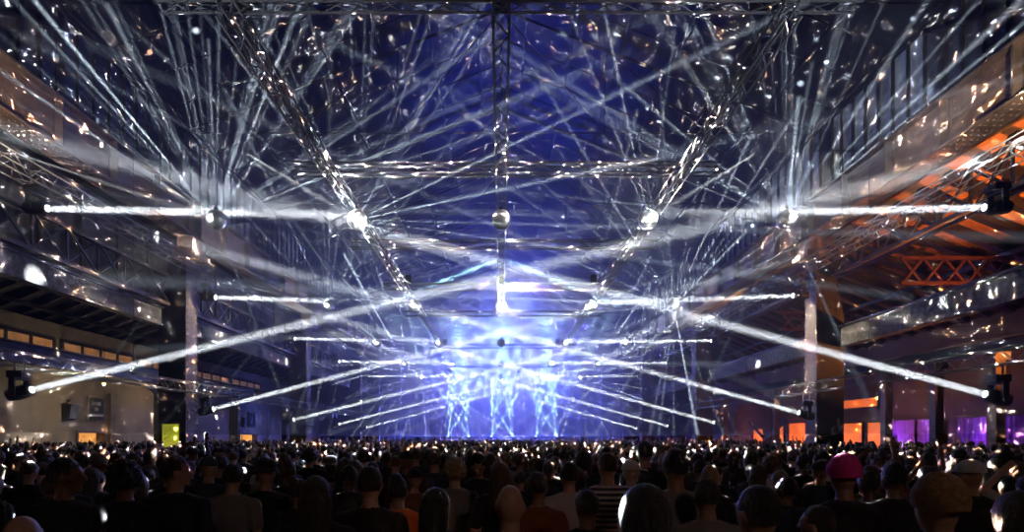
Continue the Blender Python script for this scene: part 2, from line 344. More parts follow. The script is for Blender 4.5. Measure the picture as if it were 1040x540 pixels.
for n, y in enumerate((31.7, 53.)):
    t = thing('loudspeaker', ('black wedge loudspeaker bracketed on the left wall beside the green sign','dark loudspeaker on the blue lit wall beside the far sign')[n], 'loudspeaker', (-23.3,y,2.9), 'loudspeakers on the left wall')
    q = MB(); a = [(-.0,0),(.35,.1),(.45,.85),(0,.95)]
    q.add([(x,-.3,z) for x,z in a]+[(x,.3,z) for x,z in a], [(0,1,2,3),(7,6,5,4),(0,4,5,1),(1,5,6,2),(2,6,7,3),(3,7,4,0)]); q.build('cabinet', M['black'], t)
    q = MB(); q.add([(.36,-.26,.13),(.36,.26,.13),(.46,.26,.82),(.46,-.26,.82)], [(0,1,2,3)]); q.build('grille', M['speaker'], t)
    q = MB(); q.bar((-.02,0,.95),(.2,0,1.1),.05); q.bar((-.02,0,1.1),(.2,0,1.1),.05); q.build('bracket', M['black_steel'], t)
# lime lightbox on the near left column
t = thing('poster_lightbox', 'lime yellow lit poster fixed on the dark column at left', 'poster', (-14.92,26.72,1.15))
q = MB(); q.box((-.42,-.05,0),(.42,.05,1.5)); q.build('case', M['black'], t)
q = MB(); q.box((-.37,-.065,.05),(.37,-.05,1.45)); q.build('poster_face', M['lime'], t)
text('IMP', .26, (0,-.068,.3), (PI/2,0,0), M['dark_ink'], t); 
q = MB()
for j in range(26): q.ell((R.uniform(-.3,.3),-.066,R.uniform(.5,1.35)), (R.uniform(.008,.03),.003,R.uniform(.008,.04)), 7, 5)
q.build('printed_pattern', M['dark_ink'], t)
# yellow square sign on second right column
t = thing('notice_sign', 'small yellow square notice on the second column at right', 'sign', (14.95,43.3,1.2))
q = MB(); q.box((-.3,-.03,0),(.3,0,.6)); q.build('plate', M['yellow_sign'], t); q = MB(); q.box((-.09,-.045,.2),(.12,-.03,.42)); q.build('pictogram', M['dark_ink'], t)
# right aisle: posts, orange glowing windows, purple curtains
def Yr(px): return 600*24/(px-509.)
for k, (pa, pb, z0, z1, kind) in enumerate(((855,877,1.0,3.0,'o'),(882,897,1.0,3.0,'o'),(855,893,3.95,4.6,'o'),(802,823,.9,3.2,'o'),(788,797,.9,3.0,'o'),(766,776,.9,2.8,'o'),(650,660,.9,2.7,'o'))):
    ya, yb = Yr(pb), Yr(pa)
    f = MB()
    for z in (z0,z1): f.box((23.88,ya-.08,z-.06),(24.,yb+.08,z+.06))
    for y in (ya,yb): f.box((23.88,y-.06,z0),(24.,y+.06,z1))
    o = struct('window_%d' % (20+k), f, M['black_steel'], 'glowing orange window in the right aisle wall, ' + ('nearest the purple curtains','wide one right of the raised dancer','high narrow strip above the pair','large one left of the near column','slim one beside it','small one farther along','tiny one near the second column')[k], 'window')
    p = MB(); p.box((23.93,ya,z0),(23.96,yb,z1)); p.build('orange_pane', M['orange_pane'], o)
for k, (pa, pb) in enumerate(((905,934),(938,962),(978,1006),(1013,1052))):
    ya, yb = Yr(pb), Yr(pa)
    t = thing('purple_curtain', 'purple lit curtain on the right aisle wall, %s' % ('farthest of the four from the viewer','second from the stage end','third from the stage end','nearest the frame edge')[k], 'curtain', (23.7,ya,0), 'purple curtains')
    q = MB(); n = int((yb-ya)/.09); vs = []
    for z in (.1,3.0):
        for j in range(n+1): vs.append((.09*math.sin(j*1.9+k),(yb-ya)*j/n,z))
    vs += [(x+.02,y,z) for x,y,z in vs]; m2 = 2*(n+1)
    q.add(vs, [(j,j+1,n+2+j,n+1+j) for j in range(n)]+[(m2+n+1+j,m2+n+2+j,m2+j+1,m2+j) for j in range(n)]); q.build('drape', M['purple_lit_cloth'], t, True)
    q = MB(); q.tube((0,-.1,3.05),(0,yb-ya+.1,3.05),.03,8); q.build('rail', M['black_steel'], t)
for k, (x, y) in enumerate(((19.3,23.),(19.3,26.2),(19.3,29.6),(19.3,41.5),(19.3,51.))):
    t = thing('aisle_post', 'dark post in the right aisle, %s' % ('nearest the frame edge','second from the frame edge','between the orange windows and curtains','beyond the raised dancer','farthest along')[k], 'post', (x,y,0), 'posts in the right aisle')
    q = MB(); q.box((-.19,-.19,0),(.19,.19,5.2)); q.build('shaft', M['rust_steel'], t); q = MB(); q.box((-.3,-.3,5.0),(.3,.3,5.3)); q.build('cap_plate', M['rust_steel'], t)
t = thing('aisle_beam', 'dark steel beam along the posts of the right aisle', 'beam', (19.3,14,5.3)); q = MB(); q.box((-.2,0,0),(.2,56,.5)); q.build('web', M['black_steel'], t); q = MB(); q.box((-.3,0,.5),(.3,56,.56)); q.build('top_flange', M['rust_steel'], t)
t = thing('cross_brace', 'dark curved cross brace frame before the orange windows at right', 'brace', (21.,47.,0)); 
q = MB(); q.bar((0,-3,.3),(0,3,3.3),.16); q.build('diagonal', M['black_steel'], t); q = MB(); q.bar((.2,-3,3.3),(.2,3,.3),.16); q.build('diagonal', M['black_steel'], t)
for k, y in enumerate((23.6, 33.8)):
    t = thing('aisle_truss', 'red lit lattice truss crossing the right aisle, %s' % ('nearer one','farther one')[k], 'truss', (15.95,y,8.15), 'lattice trusses across the right aisle')
    for z in (0,1.0):
        q = MB(); q.box((0,-.08,z-.07),(4.5,.08,z+.07)); q.build('chord', M['red_steel'], t)
    q = MB()
    for j in range(5):
        x = .1+j*.86; q.bar((x,0,0),(x+.8,0,1.),.09,.06,up=(0,1,0)); q.bar((x,.05,1.),(x+.8,.05,0),.09,.06,up=(0,1,0))
    q.build('lattice', M['red_steel'], t)
# ---------------------------------------------------------------- aluminium lighting trusses
def truss(p0, p1, size, bay, label, group, side=None):
    p0 = Vector(p0); p1 = Vector(p1); d = p1-p0; L = d.length; d.normalize()
    x = d.cross(Vector((0,0,1))); x = x.normalized() if x.length > .01 else Vector((1,0,0)); y = x.cross(d)
    t = thing('lighting_truss', label, 'truss', p0, group); h = size/2
    cs = [(i,j) for i,j in ((-1,-1),(1,-1),(1,1),(-1,1))]
    for i,j in cs:
        o = x*i*h+y*j*h; q = MB(); q.tube(o, o+d*L, .022, 8); q.build('chord', M['truss'], t, True)
    q = MB(); n = max(1,int(L/bay)); st = L/n
    for k in range(n):
        a = d*(k*st); c = d*((k+1)*st); m_ = d*((k+.5)*st)
        for (i,j),(u,v) in zip(cs, cs[1:]+cs[:1]):
            A = x*i*h+y*j*h; B = x*u*h+y*v*h
            if k % 2: A, B = B, A
            q.tube(a+A, c+B, .013, 4)
    q.build('lattice', M['truss'], t)
    return t
ZT = 8.75
for x, nm, ye in ((-4.35,'left inner',40.),(0,'central',30.5),(4.6,'right inner',40.)):
    truss((x,9.3,ZT),(x,ye,ZT),.26,.42,'long aluminium truss running towards the stage, %s of three' % nm,'long ceiling trusses')
names = ['nearest the viewer','second from the viewer','third from the viewer','fourth from the viewer','fifth from the viewer','sixth from the viewer','farthest, by the stage']
for k, kk in enumerate((0,1,2,3,4,6,8)):
    y = 9.5 + 6.05*kk
    truss((-5.5,y,ZT+.3),(5.75,y,ZT+.3),.26,.42,'aluminium truss crossing the hall under the roof, %s' % names[k],'cross trusses')
for s, nm in ((-1,'left'),(1,'right')):
    truss((s*13.7,8,9.65),(s*13.7,62,9.65),.5,.55,'aluminium lighting truss high along the %s side carrying beam lamps' % nm,'side trusses')
    truss((s*13.7,8,4.2),(s*13.7,62,4.2),.42,.5,'low aluminium lighting truss along the %s side above the crowd' % nm,'side trusses')
# hoist chains
for s, nm in ((-1,'left'),(1,'right')):
    for j, y in enumerate((11.5,22.,33.,46.)):
        t = thing('hoist_chain', 'thin hoist chain holding the %s side trusses, %s' % (nm,('nearest the viewer','second','third','farthest')[j]), 'chain', (s*13.7,y,4.2), 'hoist chains')
        q = MB(); q.tube((0,0,.2),(0,0,11.7),.010,5); q.build('chain', M['black_steel'], t); q = MB(); q.lathe([(.02,.45),(.09,.4),(.09,.15),(.03,.1)],8); q.build('hook_block', M['black'], t)
for j, y in enumerate((9.5,27.6,45.9)):
    for s in (-1,0,1):
        t = thing('hoist_motor', 'black hoist motor hanging over the %s truss, %s' % (('left','central','right')[s+1],('nearest the viewer','middle','farthest')[j]), 'hoist', (s*4.4,y+.5,ZT+.55), 'hoist motors')
        q = MB(); q.box((-.15,-.12,.0),(.15,.12,.4)); q.build('motor_body', M['black'], t); q = MB(); q.tube((0,0,.4),(0,0,10 - abs(s)*1.2),.012,5); q.build('chain', M['chrome'], t)
# ---------------------------------------------------------------- mirror balls
def ball_mesh():
    r = .275; q = MB(); rings = 18; seg = 34
    for i in range(rings):
        t0 = PI*(i+.06)/rings; t1 = PI*(i+.94)/rings; n = max(6,int(seg*math.sin((t0+t1)/2)))
        for k in range(n):
            a0 = 2*PI*(k+.04)/n; a1 = 2*PI*(k+.96)/n; jx = Vector((R.uniform(-1,1),R.uniform(-1,1),R.uniform(-1,1)))*.002
            q.add([Vector((math.sin(t)*math.cos(a),math.sin(t)*math.sin(a),math.cos(t)))*r + jx*(1 if m in (0,2) else -1) for m,(t,a) in enumerate(((t0,a0),(t1,a0),(t1,a1),(t0,a1)))], [(0,1,2,3)])
    return q.mesh('mirror_tiles', M['mirror'])
bm_ = ball_mesh(); core = MB().ell((0,0,0),(.268,.268,.268),24,14).mesh('core', M['black'], True)
def wire_mesh(L):
    q = MB(); q.tube((0,0,.3),(0,0,L),.008,5); return q.mesh('hanging_wire', M['chrome'])
motor = MB().lathe([(.03,.26),(.06,.27),(.06,.36),(.02,.38)],10).mesh('motor', M['black'])
ZB = 8.15; w_in = wire_mesh(.5); w_out = wire_mesh(10.2)
cols5 = [(-8.06,'far left'),(-4.06,'inner left'),(0,'central'),(4.15,'inner right'),(8.06,'far right')]
rows5 = ['nearest row','second row','third row','fourth row','farthest row']
lit_lab = {(0,0):'blazing',(0,1):'dazzling',(0,3):'dazzling',(0,4):'blazing',(1,4):'dazzling'}
for k, y in enumerate(YB):
    for c, (x, nm) in enumerate(cols5):
        t = thing('mirror_ball', '%smirror ball hanging in the %s line, %s from the viewer' % (lit_lab.get((k,c),'')+' ' if (k,c) in lit_lab else '', nm, rows5[k]), 'mirror ball', (x,y,ZB), 'mirror balls')
        link('mirror_tiles', bm_, t).rotation_euler = (0,0,R.uniform(0,6)); link('core', core, t); link('motor', motor, t); link('hanging_wire', w_out if abs(x) > 5 or k > 1 else w_in, t)
# ---------------------------------------------------------------- moving head lamps
HB = MB().box((-.22,-.2,-.2),(.22,.2,0)); HB.box((-.24,-.14,-.14),(.24,.14,-.06)); hb = HB.mesh('base', M['black'])
CL = MB().tube((-.14,0,0),(-.14,0,.3),.03,6).tube((.14,0,0),(.14,0,.3),.03,6); cl = CL.mesh('clamp', M['chrome'])
YK = MB().box((-.28,-.09,-.26),(.28,.09,-.2)).box((-.29,-.08,-.75),(-.23,.08,-.2)).box((.23,-.08,-.75),(.29,.08,-.2)); yk = YK.mesh('yoke', M['black'])
HD = MB().lathe([(.09,.33),(.17,.3),(.2,.1),(.2,-.12),(.17,-.2),(.18,-.34),(.15,-.36)][::-1],18); hd = HD.mesh('head', M['black'])
LN = MB().lathe([(.07,-.375),(.09,-.37),(.09,-.35)],16); ln = LN.mesh('lens', M['lens']); ln_w = LN.mesh('lens', M['warm_lens'])
KB = 1.2; KR = 5.6e-5
def lamp(p, target, label, group, lens=ln):
    p = Vector(p); t = thing('moving_head_lamp', label, 'stage lamp', p, group)
    d = (Vector(target)-(p+Vector((0,0,-.62)))).normalized()
    link('base', hb, t); link('clamp', cl, t)
    y = link('yoke', yk, t); y.rotation_euler = (0,0,math.atan2(d.y,d.x)+PI/2)
    h = link('head', hd, t); h.location = (0,0,-.62); h.rotation_euler = d.to_track_quat('-Z','Y').to_euler(); link('lens', ln, h)
    return p+Vector((0,0,-.62))+d*.45, d
WHT = (.86,.93,1.)
hn = ['nearest the viewer','second from the viewer','third from the viewer','fourth from the viewer','nearest the stage']
# measured lens heights and distances of the two lamp rows on each side
UP = {-1: ((17.4,8.73),(27.6,8.53),(38.2,8.37),(48.7,8.25),(59.6,8.16)), 1: ((16.3,8.33),(27.0,8.47),(37.5,8.1),(47.8,8.0),(57.8,7.95))}
LO = {-1: ((16.8,3.23),(27.4,3.19),(38.,3.01),(48.7,2.97),(58.7,2.85)), 1: ((16.3,3.06),(26.5,2.97),(37.1,2.8),(47.5,2.8),(58.2,2.75))}
AIM = {-1: (6.62,6.84,6.45,6.5,6.55), 1: (6.8,6.8,6.6,6.6,6.6)}
for k in range(5):
    for s, nm in ((-1,'left'),(1,'right')):
        e = 1. + .3*k
        y, z = UP[s][k]
        p, d = lamp((s*13.7,y,min(z+.64,9.38)), (s*4.1,YB[k]-.08,8.24), 'moving head lamp on the high %s truss shooting a flat beam, %s' % (nm,hn[k]), 'lamps on the high side trusses')
        beam(p, d, 95*e*KB, 1.8, .17, WHT, 'flat_beam')
        y, z = LO[s][k]
        p, d = lamp((s*13.7,y,z+.66), (0,y+.1,AIM[s][k]), 'moving head lamp on the low %s truss shooting a rising beam, %s' % (nm,hn[k]), 'lamps on the low side trusses')
        beam(p, d, 80*e*KB, 1.5, .16, WHT, 'rising_beam')
# light thrown back by the mirror balls: pencils
def rays(bx, k, n, W, rnd, amin=0, amax=360, size=1., col=(.70,.83,1.), yd=.5, smooth=.6):
    cpt = Vector((bx,YB[k],ZB)); 
    for i in range(n):
        a = math.radians(amin + (amax-amin)*(i+rnd.uniform(.1,.9))/n)
        d = Vector((math.cos(a), rnd.gauss(0,yd), math.sin(a))).normalized()
        w = W*math.exp(rnd.gauss(-.15,.55))
        out = d.x*(1 if bx > 0 else -1)      # pencils thrown outwards and level are weak
        if out > .5 and d.z < .4 and k < 2: w *= .05
        elif d.z < -.2 and k < 2: w *= .45
        beam(cpt+d*.34, d, w*KR, 1.25*size*rnd.choice((1.,1.,1.2,1.5)), .03, col, 'mirror_ray')
r1 = random.Random(5); K = 7.
rays(-8.06,0,52,15000*K,r1,22,165,1.); rays(-8.06,0,6,9000*K,r1,165,380,1.)
rays(8.06,0,44,11000*K,r1,15,160,1.); rays(8.06,0,5,8000*K,r1,160,375,1.)
rays(-4.06,0,56,13000*K,r1,0,360,.9); rays(4.15,0,16,10000*K,r1,0,360,.9)
rays(8.06,1,56,34000*K,r1,0,360,1.,yd=.35); rays(-8.06,1,16,14000*K,r1,20,160,1.)
rays(-4.06,1,6,15000*K,r1,30,330,.9); rays(4.15,1,5,15000*K,r1,30,330,.9)
rays(-8.06,3,32,80000*K,r1,0,360,.8,yd=.3); rays(8.06,3,18,65000*K,r1,20,200,.8,yd=.3); rays(-8.06,2,6,14000*K,r1,20,160,.9,yd=.3); rays(8.06,2,6,14000*K,r1,20,160,.9,yd=.3)
rays(-8.06,4,20,95000*K,r1,0,360,.8,yd=.3); rays(8.06,4,26,100000*K,r1,0,360,.8,yd=.3)
rays(-4.06,4,12,70000*K,r1,0,360,.8,yd=.3); rays(4.15,4,12,70000*K,r1,0,360,.8,yd=.3)
KP = 5.
# point lights and pin beams added to brighten the lit balls, no fixtures
for x, k, W in ((-8.3,0,70),(-4.1,0,240),(4.1,0,200),(8.3,0,90),(-8.06,1,150),(-4.06,1,130),(4.15,1,130),(8.06,1,330),(-8.06,2,160),(-4.06,2,130),(4.15,2,150),(8.06,2,150),(-8.06,3,330),(-4.06,3,200),(4.15,3,220),(8.06,3,300),(-8.06,4,400),(8.06,4,420),(-4.06,4,420),(4.15,4,450)):
    point((x,YB[k]-.4,ZB-.1), W*.22, .04, (.9,.95,1), name='added_ball_glare')
    src = Vector((x*1.12+(.6 if x > 0 else -.6), YB[k]-4.6, ZB-.35)); tg = Vector((min((-8.06,-4.06,0,4.15,8.06), key=lambda v: abs(v-x)), YB[k], ZB)); beam(src, tg-src, KP*(1.5 if abs(x) < 5 else 1.), 3.2, .03, (.9,.95,1.), 'added_pin_beam')
# scattered specks from mirror balls over walls and roof
def gobo(p, W, scale, thr, keep, rad=.012):
    o = point(p, W/15, rad, name='mirror_specks'); l = o.data; l.use_nodes = True; nt = l.node_tree; e = nt.nodes['Emission']
    g = nt.nodes.new('ShaderNodeNewGeometry'); 
    v = nt.nodes.new('ShaderNodeTexVoronoi'); v.inputs['Scale'].default_value = scale; v.inputs['Randomness'].default_value = 1.
    nz = nt.nodes.new('ShaderNodeTexNoise'); nz.inputs['Scale'].default_value = scale*2.2
    ad = nt.nodes.new('ShaderNodeMixRGB'); ad.inputs[0].default_value = .035
    nt.links.new(g.outputs['Incoming'], nz.inputs['Vector']); nt.links.new(g.outputs['Incoming'], ad.inputs[1]); nt.links.new(nz.outputs['Color'], ad.inputs[2]); nt.links.new(ad.outputs[0], v.inputs['Vector'])
    sp = nt.nodes.new('ShaderNodeSeparateColor'); nt.links.new(v.outputs['Color'], sp.inputs[0])
    th = nt.nodes.new('ShaderNodeMath'); th.operation = 'MULTIPLY'; nt.links.new(sp.outputs[0], th.inputs[0]); th.inputs[1].default_value = thr
    lt = nt.nodes.new('ShaderNodeMath'); lt.operation = 'LESS_THAN'; nt.links.new(v.outputs['Distance'], lt.inputs[0]); nt.links.new(th.outputs[0], lt.inputs[1])
    kp = nt.nodes.new('ShaderNodeMath'); kp.operation = 'LESS_THAN'; nt.links.new(sp.outputs[1], kp.inputs[0]); kp.inputs[1].default_value = keep
    mu = nt.nodes.new('ShaderNodeMath'); mu.operation = 'MULTIPLY'; nt.links.new(lt.outputs[0], mu.inputs[0]); nt.links.new(kp.outputs[0], mu.inputs[1])
    cr = nt.nodes.new('ShaderNodeValToRGB'); cr.color_ramp.elements[0].color = (1,.62,.42,1); cr.color_ramp.elements[0].position = .25; cr.color_ramp.elements[1].color = (.92,.95,1,1); cr.color_ramp.elements[1].position = .55
    nt.links.new(sp.outputs[2], cr.inputs[0]); m5 = nt.nodes.new('ShaderNodeMath'); m5.operation = 'MULTIPLY'; m5.inputs[1].default_value = 15; nt.links.new(mu.outputs[0], m5.inputs[0]); nt.links.new(cr.outputs[0], e.inputs['Color']); nt.links.new(m5.outputs[0], e.inputs['Strength'])
    return o
G = 9.
gobo((-3.3,16.1,7.45), 60000*G, 40, .29, .8); gobo((3.3,16.1,7.45), 60000*G, 46, .29, .8); gobo((0.6,26.9,7.3), 90000*G, 50, .29, .8)
# ---------------------------------------------------------------- stage
t = thing('stage_platform', 'low dark stage platform under blue light at the far end', 'stage', (0,66,0))
q = MB(); q.box((-10.5,-1,1.2),(10.5,8.5,1.35)); q.build('deck', M['deck'], t); q = MB(); q.box((-10.5,-1.05,0),(10.5,-1,1.3)); q.build('skirt', M['black_cloth'], t)
for x in (-9,-3,3,9):
    q = MB(); q.box((x-.1,0,0),(x+.1,8,1.2)); q.build('support', M['black_steel'], t)
t = thing('stage_backdrop', 'pale cloth backdrop glowing blue violet behind the stage', 'backdrop', (0,75.2,1.2))
q = MB(); n = 120; vs = [(-10.2+20.4*j/n,.05*math.sin(j*1.3),z) for z in (-1.2,13.5) for j in range(n+1)]; vs += [(x,y+.03,z) for x,y,z in vs]; m2 = 2*(n+1)
q.add(vs,[(j,j+1,n+2+j,n+1+j) for j in range(n)]+[(m2+n+1+j,m2+n+2+j,m2+j+1,m2+j) for j in range(n)]); q.build('cloth', M['backdrop'], t, True)
q = MB(); q.tube((-10.4,0,13.55),(10.4,0,13.55),.05,8); q.build('batten', M['truss'], t)
t = thing('performer_booth', 'low booth table with equipment at centre stage', 'booth', (0,68,1.35))
q = MB(); q.box((-2.2,-.45,.9),(2.2,.45,.97)); q.build('table_top', M['deck'], t); q = MB(); q.box((-2.15,-.42,0),(2.15,-.38,.9)); q.build('front_panel', M['speaker'], t)
for x in (-1.4,-.5,.5,1.4):
    q = MB(); q.box((x-.3,-.2,.97),(x+.3,.25,1.1)); q.build('deck_unit', M['black'], t)
for k, (x, nm) in enumerate(((-7.1,'left'),(7.4,'right'))):
    t = thing('speaker_stack', 'blue lit block of stacked loudspeakers at the %s end of the stage' % nm, 'loudspeaker', (x,66.5,1.35), 'stage speaker stacks')
    for z in (0,.95,1.9):
        q = MB(); q.box((-.95,-.4,z),(.95,.5,z+.9)); o = q.build('cabinet', M['speaker'], t); q = MB(); q.box((-.85,-.43,z+.08),(.85,-.4,z+.82)); q.build('grille', M['black'], o)
for k, (x, nm) in enumerate(((-12.6,'left'),(12.6,'right'))):
    t = thing('stage_tower', 'dark scaffold tower draped beside the %s of the stage' % nm, 'tower', (x,68,0), 'scaffold towers')
    for xx in (-1.2,1.2):
        for yy in (-1,1): q = MB(); q.tube((xx,yy,0),(xx,yy,11.5),.05,8); q.build('upright', M['truss'], t)
    q = MB()
    for z in range(1,12,2):
        for yy in (-1,1): q.tube((-1.2,yy,z),(1.2,yy,z),.03,6); q.tube((-1.2,yy,z),(1.2,yy,z+1.9),.025,5)
    q.build('braces', M['truss'], t); q = MB(); q.box((-.9,.4,2.5),(.9,.9,9.)); q.build('drape', M['speaker'], t)
    t = thing('stage_side_wall', 'blue washed flat panel filling the %s flank beyond the stage' % nm, 'panel', (x*1.0,72.5,0), 'flank panels')
    q = MB(); q.box((-2.0,-.05,0),(2.0,.05,12)); q.build('panel', M['speaker'], t)
CY = (.42,.82,1.); KT = 330.
for k, (x, nm) in enumerate(((-4.85,'left'),(0.1,'central'),(5.1,'right'))):
    t = thing('lamp_tower', '%s tower of small lamps throwing crossed cyan beams on stage' % nm, 'lamp tower', (x,67.0,1.35), 'lamp towers on stage')
    for xx in (-1.2,1.2):
        q = MB(); q.tube((xx,0,0),(xx,0,7.2),.03,6); q.build('upright', M['truss'], t)
    for j, z in enumerate((.55,2.9,5.2)):
        q = MB(); q.tube((-1.2,0,z-.1),(1.2,0,z-.1),.025,6); q.build('crossbar', M['truss'], t)
        for sg in (-1,1):
            q = MB(); q.lathe([(.1,-.1),(.16,.1),(.16,.2)],12,(sg*1.2,-.1,z)); o = q.build('lamp', M['black'], t)
            q = MB(); q.lathe([(.13,.2),(.13,.22)],12,(sg*1.2,-.1,z)); q.build('lens', M['blue_lens'], o)
            p = (x+sg*1.2,66.9,1.35+z+.25)
            for aim, W in ((-.62,1.),(-.16,.8)): beam(p, (sg*aim,-.02,1.), W*KT, 6.5, .12, CY, 'tower_beam')
# stage wash
BL = (.04,.09,1.); VI = (.17,.15,1.)
E1 = .32
for j, (x, col, W) in enumerate(((-5.,VI,1.),(-1.8,BL,1.),(1.8,VI,1.),(5.,BL,1.))):  # fixtures added to carry the blue stage wash
    t = thing('added_wash_lamp', 'small blue wash lamp added under the farthest cross truss, %s' % ('far left','left of centre','right of centre','far right')[j], 'stage lamp', (x,57.9,8.55), 'added wash lamps by the stage')
    q = MB(); q.lathe([(.12,-.28),(.14,-.26),(.14,0),(.06,.06)],14); q.build('lamp_body', M['black'], t); q = MB(); q.box((-.16,-.03,-.1),(-.13,.03,.2)).box((.13,-.03,-.1),(.16,.03,.2)).box((-.16,-.03,.2),(.16,.03,.23)); q.build('bracket', M['black'], t)
    q = MB(); q.lathe([(.11,-.29),(.11,-.28)],14); q.build('lens', M['blue_lens'], t)
    spot((x,58.2,8.1), (x*.8,66,3.), 30000*E1*W, 150, .15, .5, col, name='stage_wash')
point((-3.5,63.5,11.), 22000*E1, .3, VI, name='stage_glow'); point((3.5,63.5,11.), 22000*E1, .3, VI, name='stage_glow'); point((-.5,50.,10.), 7000*E1, .4, (.05,.12,1.), name='blue_glow'); point((0,63.,12.), 10000*E1, .3, (.3,.45,1.), name='stage_glow')  # unseen point lights added to make the stage haze glow
spot((4.5,66,8.3),(-4.5,64,12.8), 170000*E1, 20, .1, .6, (.75,.88,1.), name='stage_cone'); spot((-3.5,66,7.0),(6,64,13.), 25000*E1, 30, .1, .7, (.5,.65,1.), name='stage_cone')
spot((.6,64,7.),(.6,34,18), 950000*E1, 27, .3, 1., (.02,.055,1.), name='blue_wash'); spot((-3,60,6.),(-6,30,14), 60000*E1, 50, .3, 1., (.05,.10,1.), name='blue_wash'); spot((3,60,6.),(7,30,14), 60000*E1, 50, .3, 1., (.05,.10,1.), name='blue_wash')
# washes added without fixtures to brighten girders, columns, trusses, glazing and walls; then aisle lamps
WM = (1.,.82,.62)
for s in (-1,1):
    spot((s*7.5,5.,6.2),(s*2.5,13,8.8), 380, 55, .1, .8, (.8,.86,1.), name='truss_wash')
for s in (-1,1):
    spot((s*12.3,13.2,9.7),(s*14.6,17.2,11.8), 1300, 75, .1, .8, WM, name='girder_wash')
    spot((s*9.6,27.6,9.6),(s*14.3,27.3,6.5), 1500, 55, .1, .7, (1,.9,.78), name='column_wash')
    spot((s*12.2,40,9.2),(s*14.6,41,11.5), 900, 90, .1, .8, (.9,.92,1), name='girder_wash')
    spot((s*11.5,30,7.5),(s*15.5,34,9.5), 700, 90, .1, .8, (.75,.82,1), name='wall_wash')
    spot((s*9,14,8.6),(s*14.6,23.5,14.3), 5200 if s>0 else 2600, 50, .1, .8, (.7,.78,1) if s>0 else (.25,.35,1), name='glazing_wash')
    spot((s*9,28,8.6),(s*14.6,31,14.5), 1800, 60, .1, .8, (.65,.75,1), name='glazing_wash')
point((-20.5,30.5,4.6), 230, .15, (1,.78,.52), name='aisle_lamp'); point((-21,38,4.6), 170, .15, (1,.75,.5), name='aisle_lamp')
point((-20,56,4.2), 700, .15, (.12,.16,1), name='aisle_lamp')
spot((19.,16.8,5.2),(19.5,22.5,10.3), 7000, 115, .2, .5, (1,.32,.05), name='aisle_lamp'); point((21.6,34,4.1), 120, .12, (1,.33,.06), name='aisle_lamp'); point((21.5,46,3.), 200, .12, (1,.25,.12), name='aisle_lamp'); point((21.5,58,3.), 220, .12, (.9,.22,.3), name='aisle_lamp')
for y in (28.5,32.,35.): point((22.8,y,2.3), 50, .1, (.45,.12,1.), name='curtain_lamp')
for (p, nm, c) in (((-20.5,30.5,5.0),'warm lamp added on the left aisle beam nearest the viewer',1),((21.6,34,4.5),'glowing amber lamp added in the right aisle before the curtains',1)):  # fixtures added where two of the aisle lights sit
    t = thing('added_pendant_lamp', nm, 'lamp', p, 'added aisle lamps'); q = MB(); q.lathe([(.16,-.18),(.15,-.05),(.05,.02)],14); q.build('shade', M['black'], t); q = MB(); q.ell((0,0,-.24),(.07,.07,.07),12,8); q.build('bulb', M['warm_lens'], t); q = MB(); q.tube((0,0,0),(0,0,2.2),.01,5); q.build('cord', M['black'], t)
spot((4,-5,6.5),(0,6,1.4), 170, 95, .4, 1., (1.,.62,.5), name='crowd_fill')  # unseen light added behind the viewer to lift the front rows
# ---------------------------------------------------------------- haze filling the nave
hz = bpy.data.materials.new('haze'); hz.use_nodes = True; nt = hz.node_tree; nt.nodes.clear()
o = nt.nodes.new('ShaderNodeOutputMaterial'); sc = nt.nodes.new('ShaderNodeVolumeScatter'); sc.inputs['Density'].default_value = .024; sc.inputs['Anisotropy'].default_value = 0.
nt.links.new(sc.outputs[0], o.inputs['Volume'])
hroot = thing('haze', None, None); tag(hroot, 'thin stage haze filling the hall and catching the beams', 'haze', None, 'stuff')
CY_ = [6,13,18.4,25.5,31,42,54,64.5,75.1]; CX_ = [-14.1,-5.9,5.9,14.1]; CZ_ = [2.1,7.6,15.9]
cells = []
for a, c in zip(CY_, CY_[1:]):
    for l, r in zip(CX_, CX_[1:]):
        for z0, z1 in zip(CZ_, CZ_[1:]):
            q = MB(); h_ = (a+c)/2; q.box((l,a,z0),(r-.004,h_-.01,z1-.004)); q.box((l,h_,z0),(r-.004,c-.01,z1-.004)); o = q.build('haze_layer', hz, hroot); cells.append((o,(l,a,z0),(r,c,z1)))
#CROWD
# ---------------------------------------------------------------- people
def rm_mesh(q, name, mats, voxel, cut=None, smooth=3):
    me = q.mesh(name+'_src', mats); o = bpy.data.objects.new('src', me); C.objects.link(o)
    r = o.modifiers.new('r','REMESH'); r.mode = 'VOXEL'; r.voxel_size = voxel; r.adaptivity = 0; r.use_smooth_shade = True
    s = o.modifiers.new('s','SMOOTH'); s.iterations = smooth; s.factor = .5
    ev = o.evaluated_get(bpy.context.evaluated_depsgraph_get()); n = bpy.data.meshes.new_from_object(ev); n.name = name
    C.objects.unlink(o); bpy.data.objects.remove(o); bpy.data.meshes.remove(me)
    if cut:
        import bmesh
        b = bmesh.new(); b.from_mesh(n); bmesh.ops.delete(b, geom=[f for f in b.faces if cut(f.calc_center_median())], context='FACES'); b.to_mesh(n); b.free()
    n.polygons.foreach_set('use_smooth', [True]*len(n.polygons))
    n.materials.clear()
    for m in (mats if isinstance(mats,(list,tuple)) else [mats]): n.materials.append(m)
    return n
def limb(q, pts, rs, inf=0., n=12):
    for a, c, r1, r2 in zip(pts, pts[1:], rs, rs[1:]): q.cap(a, c, r1+inf, r2+inf, n)
